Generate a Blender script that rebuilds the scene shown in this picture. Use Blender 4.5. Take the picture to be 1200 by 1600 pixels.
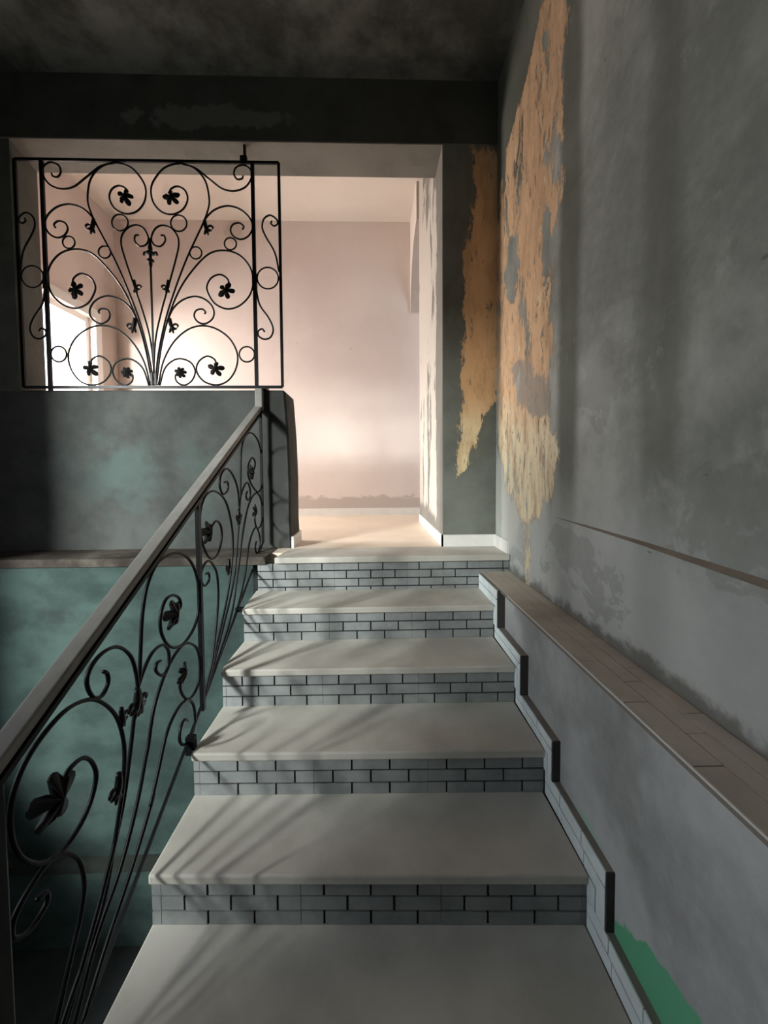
import bpy, math, random
from mathutils import Vector, Matrix

for o in list(bpy.data.objects):
    bpy.data.objects.remove(o)
scn = bpy.context.scene
col = scn.collection
random.seed(7)

# ------------------------------------------------------------------ camera
# camera stands at the origin, x to the right, y into the house, z up (metres)
FPX, CY = 629.1, 761.6
PITCH, YAW, ROLL = 0.0424, 0.0281, 0.0067
def ray(u, v):
    u -= 600; v -= CY
    c, s = math.cos(ROLL), math.sin(ROLL); u, v = c*u - s*v, s*u + c*v
    x, d, z = u/FPX, 1.0, -v/FPX
    c, s = math.cos(PITCH), math.sin(PITCH); d, z = c*d + s*z, -s*d + c*z
    c, s = math.cos(YAW), math.sin(YAW); x, d = c*x + s*d, -s*x + c*d
    return Vector((x, d, z))
cam = bpy.data.cameras.new('camera'); cam_o = bpy.data.objects.new('camera', cam); col.objects.link(cam_o)
_f = ray(600, CY).normalized(); _r = (ray(600+FPX, CY) - ray(600, CY)).normalized(); _u = _r.cross(_f)
cam_o.matrix_world = Matrix(((_r.x, _u.x, -_f.x, 0), (_r.y, _u.y, -_f.y, 0), (_r.z, _u.z, -_f.z, 0), (0, 0, 0, 1)))
cam.sensor_fit = 'VERTICAL'; cam.sensor_height = 36; cam.sensor_width = 27
cam.lens = FPX/1600*36
cam.shift_y = (CY-800)/1600
cam.clip_start = 0.02
scn.camera = cam_o

# ------------------------------------------------------------------ world, lights, exposure
w = bpy.data.worlds.new('sky'); scn.world = w; w.use_nodes = True
bg = w.node_tree.nodes['Background']
bg.inputs[0].default_value = (0.86, 0.93, 1.0, 1); bg.inputs[1].default_value = 3.6
def area(name, loc, target, sx, sy, power, color):
    l = bpy.data.lights.new(name, 'AREA'); l.shape = 'RECTANGLE'; l.size = sx; l.size_y = sy
    l.energy = power; l.color = color
    o = bpy.data.objects.new(name, l); col.objects.link(o)
    o.location = loc
    o.rotation_euler = (Vector(target) - Vector(loc)).to_track_quat('-Z', 'Y').to_euler()
    return o
# lamp outside an unseen stairwell window, whose opening is sized to shape the light
area('daylight_unseen_window', (-5.0, -2.5, 1.9), (0.0, 1.9, -0.5), 1.0, 1.0, 1250, (0.95, 1.0, 0.97))
# daylight through the upper room's window (left wall of that room)
area('daylight_room_window', (-3.35, 3.40, 1.25), (-0.6, 3.7, 0.3), 1.3, 1.2, 285, (1.0, 0.92, 0.85))
vs = scn.view_settings
vs.view_transform = 'Standard'; vs.look = 'None'; vs.gamma = 1.0; vs.exposure = 0.18
vs.use_curve_mapping = False

# ------------------------------------------------------------------ helpers
ORG = {}
def world_org(p):
    return ORG[p.name] if p is not None else Vector((0, 0, 0))
def tag(o, label=None, cat=None, group=None, kind=None):
    if label: o['label'] = label
    if cat: o['category'] = cat
    if group: o['group'] = group
    if kind: o['kind'] = kind
    return o
def empty(name, loc, parent=None):
    o = bpy.data.objects.new(name, None); col.objects.link(o)
    o.empty_display_size = 0.05
    ORG[o.name] = Vector(loc); o.location = Vector(loc) - world_org(parent); o.parent = parent
    return o
def mesh(name, verts, faces, mat, parent=None, smooth=False):
    vs_ = [Vector(v) for v in verts]
    lo = Vector((min(v[i] for v in vs_) for i in range(3))); hi = Vector((max(v[i] for v in vs_) for i in range(3)))
    c = Vector(((lo.x+hi.x)/2, (lo.y+hi.y)/2, lo.z))
    m = bpy.data.meshes.new(name); m.from_pydata([v - c for v in vs_], [], faces); m.update()
    import bmesh
    b = bmesh.new(); b.from_mesh(m); bmesh.ops.recalc_face_normals(b, faces=b.faces); b.to_mesh(m); b.free()
    if smooth:
        for p in m.polygons: p.use_smooth = True
    m.materials.append(mat)
    o = bpy.data.objects.new(name, m); col.objects.link(o)
    ORG[o.name] = c; o.parent = parent; o.location = c - world_org(parent)
    return o
BF = [(0, 1, 2, 3), (4, 7, 6, 5), (0, 4, 5, 1), (1, 5, 6, 2), (2, 6, 7, 3), (3, 7, 4, 0)]
def boxv(x0, x1, y0, y1, z0, z1):
    return [(x0, y0, z0), (x1, y0, z0), (x1, y1, z0), (x0, y1, z0), (x0, y0, z1), (x1, y0, z1), (x1, y1, z1), (x0, y1, z1)]
def box(name, x0, x1, y0, y1, z0, z1, mat, parent=None):
    return mesh(name, boxv(x0, x1, y0, y1, z0, z1), BF, mat, parent)
def bevel(o, w=0.004, seg=2):
    m = o.modifiers.new('bevel', 'BEVEL'); m.width = w; m.segments = seg; m.limit_method = 'ANGLE'
    return o
class MB:
    """collects several boxes / prisms into one mesh"""
    def __init__(s): s.v = []; s.f = []
    def add(s, v, f):
        n = len(s.v); s.v += list(v); s.f += [tuple(i+n for i in q) for q in f]; return s
    def box(s, *a): return s.add(boxv(*a), BF)
    def build(s, name, mat, parent=None, smooth=False): return mesh(name, s.v, s.f, mat, parent, smooth)
def prism(pts, axis, a, b):
    """closed outline pts (2-D) extruded along axis ('x','y','z') from a to b"""
    n = len(pts)
    def mk(p, t):
        return (t, p[0], p[1]) if axis == 'x' else ((p[0], t, p[1]) if axis == 'y' else (p[0], p[1], t))
    v = [mk(p, a) for p in pts] + [mk(p, b) for p in pts]
    f = [tuple(range(n)), tuple(range(2*n-1, n-1, -1))]
    f += [(i, (i+1) % n, n+(i+1) % n, n+i) for i in range(n)]
    return v, f
def catmull(P, sub=6):
    P = [Vector(p) for p in P]; out = []
    Q = [P[0]*2 - P[1]] + P + [P[-1]*2 - P[-2]]
    for i in range(1, len(Q)-2):
        p0, p1, p2, p3 = Q[i-1], Q[i], Q[i+1], Q[i+2]
        for k in range(sub):
            t = k/sub
            out.append(0.5*((2*p1) + (p2-p0)*t + (2*p0-5*p1+4*p2-p3)*t*t + (3*p1-p0-3*p2+p3)*t**3))
    out.append(P[-1]); return out
def tube(pts, rn, rb, normal, sides=6, taper=None):
    """sweep along pts; rn = half size along the plane normal, rb = half size in the plane"""
    N = Vector(normal).normalized(); v = []; f = []; n = len(pts)
    for i, p in enumerate(pts):
        t = (pts[min(i+1, n-1)] - pts[max(i-1, 0)])
        if t.length < 1e-9: t = Vector((0, 0, 1))
        b = t.normalized().cross(N)
        if b.length < 1e-6: b = Vector((1, 0, 0))
        b.normalize()
        k = 1 if taper is None else taper(i/(n-1))
        for j in range(sides):
            a = 2*math.pi*(j+.5)/sides
            v.append(p + N*(rn*k*math.cos(a)) + b*(rb*k*math.sin(a)))
    for i in range(n-1):
        for j in range(sides):
            f.append((i*sides+j, i*sides+(j+1) % sides, (i+1)*sides+(j+1) % sides, (i+1)*sides+j))
    f.append(tuple(range(sides))[::-1]); f.append(tuple((n-1)*sides+j for j in range(sides)))
    return v, f

# ------------------------------------------------------------------ materials
class NT:
    def __init__(s, name, rough=0.9, spec=0.2):
        s.m = bpy.data.materials.new(name); s.m.use_nodes = True
        s.t = s.m.node_tree; s.p = s.t.nodes['Principled BSDF']
        s.p.inputs['Roughness'].default_value = rough
        s.p.inputs['Specular IOR Level'].default_value = spec
        s.pos = s.t.nodes.new('ShaderNodeNewGeometry').outputs['Position']
    def n(s, typ, **k):
        q = s.t.nodes.new(typ)
        for a, b in k.items(): setattr(q, a, b)
        return q
    def link(s, a, b): s.t.links.new(a, b)
    def setin(s, sock, val):
        if hasattr(val, 'links'): s.link(val, sock)
        else: sock.default_value = val
    def noise(s, scale, detail=6, rough=0.6, stretch=(1, 1, 1), dist=0.0, off=(0, 0, 0)):
        mp = s.n('ShaderNodeMapping'); mp.inputs['Scale'].default_value = stretch; mp.inputs['Location'].default_value = off
        s.link(s.pos, mp.inputs['Vector'])
        q = s.n('ShaderNodeTexNoise'); q.inputs['Scale'].default_value = scale; q.inputs['Detail'].default_value = detail
        q.inputs['Roughness'].default_value = rough; q.inputs['Distortion'].default_value = dist
        s.link(mp.outputs[0], q.inputs['Vector']); return q.outputs['Fac']
    def math(s, op, a, b=0.0, c=0.0):
        q = s.n('ShaderNodeMath', operation=op)
        s.setin(q.inputs[0], a); s.setin(q.inputs[1], b); s.setin(q.inputs[2], c); return q.outputs[0]
    def step(s, val, lo, hi, out0=0.0, out1=1.0):
        q = s.n('ShaderNodeMapRange', interpolation_type='SMOOTHSTEP')
        s.setin(q.inputs['Value'], val); s.setin(q.inputs['From Min'], lo); s.setin(q.inputs['From Max'], hi)
        q.inputs['To Min'].default_value = out0; q.inputs['To Max'].default_value = out1
        return q.outputs['Result']
    def mix(s, fac, a, b):
        q = s.n('ShaderNodeMix', data_type='RGBA')
        s.setin(q.inputs['Factor'], fac)
        for i, val in ((6, a), (7, b)):
            if hasattr(val, 'links'): s.link(val, q.inputs[i])
            else: q.inputs[i].default_value = (*val, 1)
        return q.outputs[2]
    def xyz(s):
        q = s.n('ShaderNodeSeparateXYZ'); s.link(s.pos, q.inputs[0]); return q.outputs
    def curve(s, val, pts):
        """piecewise linear function of val through pts [(x, y)...], any range"""
        xs = [p[0] for p in pts]; ys = [p[1] for p in pts]
        x0, x1, y0, y1 = min(xs), max(xs), min(ys), max(ys)
        if y1 - y0 < 1e-6: y1 = y0 + 1e-3
        t = s.n('ShaderNodeMapRange'); s.setin(t.inputs['Value'], val)
        t.inputs['From Min'].default_value = x0; t.inputs['From Max'].default_value = x1
        q = s.n('ShaderNodeFloatCurve'); c = q.mapping.curves[0]
        P = sorted(((p[0]-x0)/(x1-x0), (p[1]-y0)/(y1-y0)) for p in pts)
        c.points[0].location = P[0]; c.points[1].location = P[-1]
        for p in P[1:-1]: c.points.new(*p)
        for p in c.points: p.handle_type = 'VECTOR'
        q.mapping.update()
        s.link(t.outputs[0], q.inputs['Value'])
        return s.math('MULTIPLY_ADD', q.outputs[0], y1-y0, y0)
    def blob(s, centre, radii, rotx=0.0, roty=0.0, nscale=4, namt=0.5, soft=0.5, detail=6):
        """soft noisy ellipsoid mask, 1 inside"""
        mp = s.n('ShaderNodeMapping', vector_type='TEXTURE')
        mp.inputs['Location'].default_value = centre; mp.inputs['Scale'].default_value = radii
        mp.inputs['Rotation'].default_value = (rotx, roty, 0)
        s.link(s.pos, mp.inputs['Vector'])
        l = s.n('ShaderNodeVectorMath', operation='LENGTH'); s.link(mp.outputs[0], l.inputs[0])
        v = s.math('MULTIPLY_ADD', s.noise(nscale, detail), -2*namt, namt)
        return s.step(s.math('ADD', l.outputs['Value'], v), 1+soft/2, 1-soft/2)
    def bump(s, h, strength=0.3, dist=0.01):
        q = s.n('ShaderNodeBump'); q.inputs['Strength'].default_value = strength; q.inputs['Distance'].default_value = dist
        s.link(h, q.inputs['Height']); s.link(q.outputs[0], s.p.inputs['Normal'])
    def color(s, c):
        s.setin(s.p.inputs['Base Color'], c if hasattr(c, 'links') else (*c, 1))

def simple(name, c, c2=None, scale=8, rough=0.8, spec=0.3, bump=0.1, bscale=60, metal=0.0):
    t = NT(name, rough, spec)
    t.p.inputs['Metallic'].default_value = metal
    if c2: t.color(t.mix(t.step(t.noise(scale, 8, 0.65), 0.35, 0.65), c, c2))
    else: t.color(c)
    if bump: t.bump(t.noise(bscale, 6), bump, 0.004)
    return t.m
def plaster(t, c1, c2, c3, s1=1.6, s2=1.0, stretch=(1, 1, 0.3), off=(0, 0, 0)):
    """mottled trowelled cement: two tones, vertical stains, fine clouding"""
    a = t.mix(t.step(t.noise(s1, 9, 0.62, off=off), 0.36, 0.66), c1, c2)
    st = t.step(t.noise(s2*3, 5, 0.55, stretch=stretch, dist=0.3, off=off), 0.52, 0.72)
    a = t.mix(t.math('MULTIPLY', st, 0.7), a, c3)
    fine = t.step(t.noise(26, 8, 0.7), 0.3, 0.75)
    return t.mix(t.math('MULTIPLY', fine, 0.14), a, (c2[0]*1.25, c2[1]*1.25, c2[2]*1.25))

def mat_wall_right():
    t = NT('old_plaster_right', 0.92, 0.15); x, y, z = t.xyz()
    base = plaster(t, (0.19, 0.20, 0.18), (0.39, 0.40, 0.375), (0.11, 0.12, 0.098), 1.7, 0.9, (1, 1, 0.22))
    # broad olive water stain falling beside the flaking strip and another further along
    s1 = t.blob((0.77, 1.59, 0.9), (0.5, 0.085, 1.7), nscale=3, namt=0.35, soft=0.8)
    base = t.mix(t.math('MULTIPLY', s1, 0.75), base, (0.085, 0.09, 0.068))
    s2 = t.blob((0.77, 1.08, 0.2), (0.5, 0.075, 1.2), nscale=3, namt=0.5, soft=0.9)
    base = t.mix(t.math('MULTIPLY', s2, 0.6), base, (0.12, 0.125, 0.10))
    # paler tone along the foot of the wall
    s3 = t.step(t.math('ADD', z, t.math('MULTIPLY', t.noise(3.5, 7), 0.5)), 0.30, -0.10)
    base = t.mix(t.math('MULTIPLY', s3, 0.5), base, (0.50, 0.525, 0.515))
    s4 = t.blob((0.77, 0.93, -0.05), (0.3, 0.20, 0.14), nscale=14, namt=1.3, soft=0.15)
    base = t.mix(t.math('MULTIPLY', s4, 0.0), base, (0.1, 0.1, 0.1))
    torn = t.step(t.noise(1.9, 9, 0.6, dist=0.5, off=(2, 3, 5)), 0.535, 0.55)
    base = t.mix(t.math('MULTIPLY', torn, t.step(z, 0.9, -0.1, 0.08, 0.32)), base, (0.16, 0.165, 0.145))
    scuff = t.step(t.noise(5.5, 9, 0.7, stretch=(1, 1, 0.7), off=(7, 3, 1)), 0.58, 0.68)
    base = t.mix(t.math('MULTIPLY', scuff, 0.2), base, (0.52, 0.535, 0.51))
    specks = t.step(t.noise(9, 3, 0.5, stretch=(1, 0.8, 2.2)), 0.725, 0.75)
    base = t.mix(t.math('MULTIPLY', specks, 0.6), base, (0.10, 0.10, 0.09))
    gr_ = t.step(t.math('ADD', z, t.math('MULTIPLY', t.noise(7, 8, 0.65), -0.20)), -0.625, -0.67)
    base = t.mix(t.math('MULTIPLY', gr_, 0.75), base, (0.10, 0.09, 0.075))
    olive = t.blob((0.77, 2.5, 2.05), (0.5, 0.62, 0.72), nscale=3, namt=0.3, soft=0.7)
    base = t.mix(t.math('MULTIPLY', olive, 0.8), base, (0.085, 0.09, 0.068))
    # flaking strip of old ochre limewash
    n1 = t.math('MULTIPLY_ADD', t.noise(5, 10, 0.7, stretch=(1, 1, 0.45)), 0.34, -0.17)
    n2 = t.math('MULTIPLY_ADD', t.noise(22, 9, 0.75, stretch=(1, 1, 0.30)), 0.34, -0.17)
    yy = t.math('ADD', y, t.math('ADD', n1, n2))
    far = t.curve(z, [(2.09, 1.88), (1.97, 2.04), (1.86, 2.25), (1.78, 2.46), (1.26, 2.55), (0.13, 2.47), (-0.09, 2.28), (-0.28, 2.02)])
    near = t.curve(z, [(2.4, 1.66), (1.83, 1.63), (1.35, 1.64), (1.11, 1.65), (0.9, 1.73), (0.62, 1.68), (0.37, 1.74), (0.09, 1.64), (-0.1, 1.70), (-0.28, 1.95)])
    m = t.math('MULTIPLY', t.step(t.math('SUBTRACT', far, yy), 0.0, 0.025), t.step(t.math('SUBTRACT', yy, near), 0.0, 0.025))
    holes = t.step(t.noise(7, 10, 0.72, stretch=(1, 1.3, 0.4), dist=0.4, off=(3, 1, 0)), 0.41, 0.435)
    holes2 = t.step(t.noise(30, 6, 0.65, stretch=(1, 1, 0.28)), 0.335, 0.365)
    m = t.math('MULTIPLY', m, t.math('MULTIPLY', holes, holes2))
    isl = t.math('MAXIMUM', t.blob((0.77, 2.24, 1.10), (0.4, 0.11, 0.17), nscale=9, namt=0.9, soft=0.1), t.blob((0.77, 1.80, 0.98), (0.4, 0.05, 0.17), nscale=11, namt=1.0, soft=0.1))
    m = t.math('MULTIPLY', m, t.math('SUBTRACT', 1.0, isl))
    grey = t.math('MULTIPLY', t.blob((0.77, 1.95, 0.38), (0.4, 0.32, 0.10), rotx=0.5, nscale=8, namt=1.1, soft=0.25), 0.8)
    zz = t.math('ADD', z, t.math('MULTIPLY_ADD', t.noise(6, 6), 0.4, -0.2))
    oc = t.mix(t.step(zz, 0.45, 0.1), (0.60, 0.40, 0.245), (0.74, 0.64, 0.45))
    oc = t.mix(t.step(t.noise(14, 8, 0.7, stretch=(1, 1, 0.3)), 0.42, 0.7), oc, (0.42, 0.27, 0.165))
    oc = t.mix(t.math('MULTIPLY', t.step(t.noise(36, 7, 0.7, stretch=(1, 1, 0.22), off=(1, 3, 1)), 0.58, 0.64), 0.85), oc, (0.16, 0.12, 0.085))
    oc = t.mix(t.math('MULTIPLY', t.step(t.noise(18, 7, 0.7, stretch=(1, 1, 0.4), off=(6, 1, 1)), 0.56, 0.66), 0.6), oc, (0.74, 0.60, 0.42))
    oc = t.mix(grey, oc, (0.27, 0.245, 0.22))
    c = t.mix(m, base, oc)
    # clean pale render by the corner above the skirting
    p = t.blob((0.77, 2.32, -0.16), (0.4, 0.24, 0.30), nscale=5, namt=0.35, soft=0.4)
    c = t.mix(t.math('MULTIPLY', p, t.math('SUBTRACT', 0.8, m)), c, (0.50, 0.50, 0.46))
    t.color(c)
    h = t.math('ADD', t.math('MULTIPLY', m, 0.8), t.math('ADD', t.math('MULTIPLY', t.noise(9, 8), 0.5), t.math('MULTIPLY', t.noise(60, 5), 0.12)))
    t.bump(h, 0.55, 0.012); return t.m

def mat_wall_lower_right():
    t = NT('grey_render_below_ledge', 0.9, 0.15)
    base = plaster(t, (0.27, 0.275, 0.27), (0.45, 0.46, 0.45), (0.20, 0.20, 0.185), 2.6, 0.9, (1, 1, 0.5))
    g1 = t.blob((0.636, 0.86, -1.20), (0.2, 0.25, 0.072), rotx=-0.42, nscale=11, namt=0.75, soft=0.15)
    g2 = t.blob((0.636, 1.22, -1.10), (0.2, 0.16, 0.035), rotx=-0.25, nscale=12, namt=0.6, soft=0.3)
    c = t.mix(t.math('MULTIPLY', g2, 0.65), base, (0.30, 0.50, 0.38))
    c = t.mix(g1, c, (0.13, 0.42, 0.24)); t.color(c)
    t.bump(t.math('ADD', t.math('MULTIPLY', t.noise(7, 8), 0.6), t.math('MULTIPLY', t.noise(50, 5), 0.15)), 0.4, 0.01); return t.m

def mat_pillar():
    t = NT('stained_plaster_pillar', 0.92, 0.15); x, y, z = t.xyz()
    base = plaster(t, (0.13, 0.135, 0.115), (0.19, 0.20, 0.175), (0.085, 0.085, 0.065), 2.0, 1.0, (1, 1, 0.3))
    n = t.math('MULTIPLY_ADD', t.noise(7, 10, 0.7, stretch=(1, 1, 0.4)), 0.22, -0.11)
    n = t.math('ADD', n, t.math('MULTIPLY_ADD', t.noise(28, 8, 0.75, stretch=(1, 1, 0.3)), 0.16, -0.08))
    xx = t.math('ADD', x, n)
    lo = t.curve(z, [(1.93, 0.58), (1.69, 0.62), (1.31, 0.565), (0.92, 0.575), (0.53, 0.565), (0.22, 0.53), (0.0, 0.53)])
    hi = t.curve(z, [(1.94, 0.82), (0.45, 0.82), (0.33, 0.70), (0.14, 0.645), (0.0, 0.60), (-0.1, 0.5)])
    m = t.math('MULTIPLY', t.step(t.math('SUBTRACT', xx, lo), 0, 0.015), t.step(t.math('SUBTRACT', hi, xx), 0, 0.015))
    m = t.math('MULTIPLY', m, t.step(t.math('ADD', z, t.math('MULTIPLY', n, 1.5)), 1.97, 1.90))
    m = t.math('MULTIPLY', m, t.step(t.noise(30, 6, 0.6, stretch=(1, 1, 0.35)), 0.31, 0.36))
    oc = t.mix(t.step(z, 0.5, 0.2), (0.72, 0.45, 0.24), (0.78, 0.64, 0.40))
    oc = t.mix(t.step(t.noise(14, 8, 0.7, stretch=(1, 1, 0.3)), 0.42, 0.7), oc, (0.52, 0.32, 0.165))
    t.color(t.mix(m, base, oc))
    t.bump(t.math('ADD', t.math('MULTIPLY', m, 0.8), t.math('MULTIPLY', t.noise(20, 8), 0.4)), 0.5, 0.01); return t.m

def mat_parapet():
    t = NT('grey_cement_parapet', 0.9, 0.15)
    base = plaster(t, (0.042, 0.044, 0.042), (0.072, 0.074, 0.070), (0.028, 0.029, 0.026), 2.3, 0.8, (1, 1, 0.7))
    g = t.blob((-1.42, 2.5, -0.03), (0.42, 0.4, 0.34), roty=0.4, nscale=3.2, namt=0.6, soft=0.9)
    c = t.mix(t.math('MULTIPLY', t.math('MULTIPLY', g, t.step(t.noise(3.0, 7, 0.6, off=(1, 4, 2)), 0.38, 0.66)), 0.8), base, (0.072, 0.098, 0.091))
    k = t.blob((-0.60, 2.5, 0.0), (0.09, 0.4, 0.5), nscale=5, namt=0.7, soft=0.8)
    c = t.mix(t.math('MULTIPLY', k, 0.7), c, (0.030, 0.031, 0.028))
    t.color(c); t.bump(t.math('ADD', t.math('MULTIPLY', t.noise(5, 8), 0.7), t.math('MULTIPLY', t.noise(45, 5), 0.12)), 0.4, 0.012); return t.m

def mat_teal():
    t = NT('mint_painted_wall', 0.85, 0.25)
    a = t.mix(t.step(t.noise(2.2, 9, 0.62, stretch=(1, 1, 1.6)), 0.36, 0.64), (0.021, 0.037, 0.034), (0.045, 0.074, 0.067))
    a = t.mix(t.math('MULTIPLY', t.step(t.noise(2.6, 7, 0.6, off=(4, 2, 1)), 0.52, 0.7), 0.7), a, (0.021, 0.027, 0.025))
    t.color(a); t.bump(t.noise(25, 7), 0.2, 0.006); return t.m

def mat_plain_plaster(name, c1, c2, c3, s1=1.8, bump=0.3):
    t = NT(name, 0.92, 0.15); t.color(plaster(t, c1, c2, c3, s1, 1.0, (1, 1, 0.6)))
    t.bump(t.math('ADD', t.math('MULTIPLY', t.noise(6, 8), 0.7), t.math('MULTIPLY', t.noise(50, 5), 0.12)), bump, 0.012); return t.m

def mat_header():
    t = NT('shaded_plaster_header', 0.95, 0.1)
    c = plaster(t, (0.060, 0.062, 0.054), (0.085, 0.087, 0.078), (0.04, 0.04, 0.034), 1.7, 1.0, (1, 1, 0.8))  # backlit shade of the header is put into these dark tones
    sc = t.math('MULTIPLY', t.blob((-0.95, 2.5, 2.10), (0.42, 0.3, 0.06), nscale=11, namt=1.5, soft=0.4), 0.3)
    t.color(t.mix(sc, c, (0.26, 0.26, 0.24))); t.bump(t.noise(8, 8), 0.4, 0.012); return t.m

def mat_room_wall():
    t = NT('pink_room_plaster', 0.92, 0.15); x, y, z = t.xyz()
    base = t.mix(t.step(t.noise(1.5, 7), 0.3, 0.7), (0.66, 0.56, 0.53), (0.72, 0.63, 0.585))
    zz = t.math('ADD', z, t.math('MULTIPLY_ADD', t.noise(6, 10, 0.65, stretch=(1, 1, 2)), 0.22, -0.11))
    base = t.mix(t.math('MULTIPLY', t.step(zz, -0.27, -0.30), 0.75), base, (0.43, 0.37, 0.33))
    sp = t.step(t.noise(11, 3, 0.5), 0.76, 0.785)
    base = t.mix(t.math('MULTIPLY', sp, 0.4), base, (0.36, 0.30, 0.27))
    st = t.math('MULTIPLY', t.blob((-2.62, 4.2, 1.0), (0.3, 0.2, 0.9), nscale=5, namt=0.5, soft=0.5), 0.5)
    base = t.mix(st, base, (0.36, 0.28, 0.22))
    mould = t.math('MULTIPLY', t.blob((-1.42, 4.33, 2.50), (0.10, 0.2, 0.12), nscale=14, namt=0.7, soft=0.6), 0.35)
    base = t.mix(mould, base, (0.33, 0.28, 0.21))
    t.color(base)
    ridge = t.math('MULTIPLY', t.step(zz, -0.27, -0.30), 1.2)
    t.bump(t.math('ADD', ridge, t.math('MULTIPLY', t.noise(12, 8), 0.3)), 0.35, 0.012); return t.m

def mat_reveal():
    # inner face of the pillar: grey cement along the front arris, chipped white paint behind
    t = NT('chipped_reveal', 0.92, 0.15); x, y, z = t.xyz()
    n = t.math('MULTIPLY_ADD', t.noise(5, 9, 0.7, stretch=(1, 1, 0.5)), 0.40, -0.20)
    m = t.step(t.math('ADD', y, n), 2.76, 2.775)
    m2 = t.step(t.noise(4, 8, 0.6, stretch=(1, 1, 0.35), off=(0, 5, 2)), 0.42, 0.45)
    low = t.step(t.math('ADD', z, n), -0.33, -0.26)
    m = t.math('MULTIPLY', m, t.math('MULTIPLY', m2, low))
    g = t.mix(t.noise(6, 8), (0.17, 0.162, 0.145), (0.25, 0.24, 0.215))
    t.color(t.mix(m, g, (0.52, 0.475, 0.43))); t.bump(t.math('ADD', m, t.math('MULTIPLY', t.noise(20, 6), 0.4)), 0.4, 0.008); return t.m

def mat_tread():
    t = NT('beige_stone_tread', 0.62, 0.35)
    a = t.mix(t.step(t.noise(3.4, 7, 0.6), 0.34, 0.66), (0.42, 0.395, 0.35), (0.54, 0.51, 0.455))
    a = t.mix(t.math('MULTIPLY', t.step(t.noise(5, 8, 0.65, off=(2, 7, 0)), 0.55, 0.78), 0.5), a, (0.38, 0.35, 0.315))
    a = t.mix(t.math('MULTIPLY', t.step(t.noise(70, 4, 0.6), 0.4, 0.7), 0.16), a, (0.52, 0.50, 0.46))
    t.color(a); t.bump(t.noise(40, 6), 0.08, 0.003); return t.m

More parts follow.
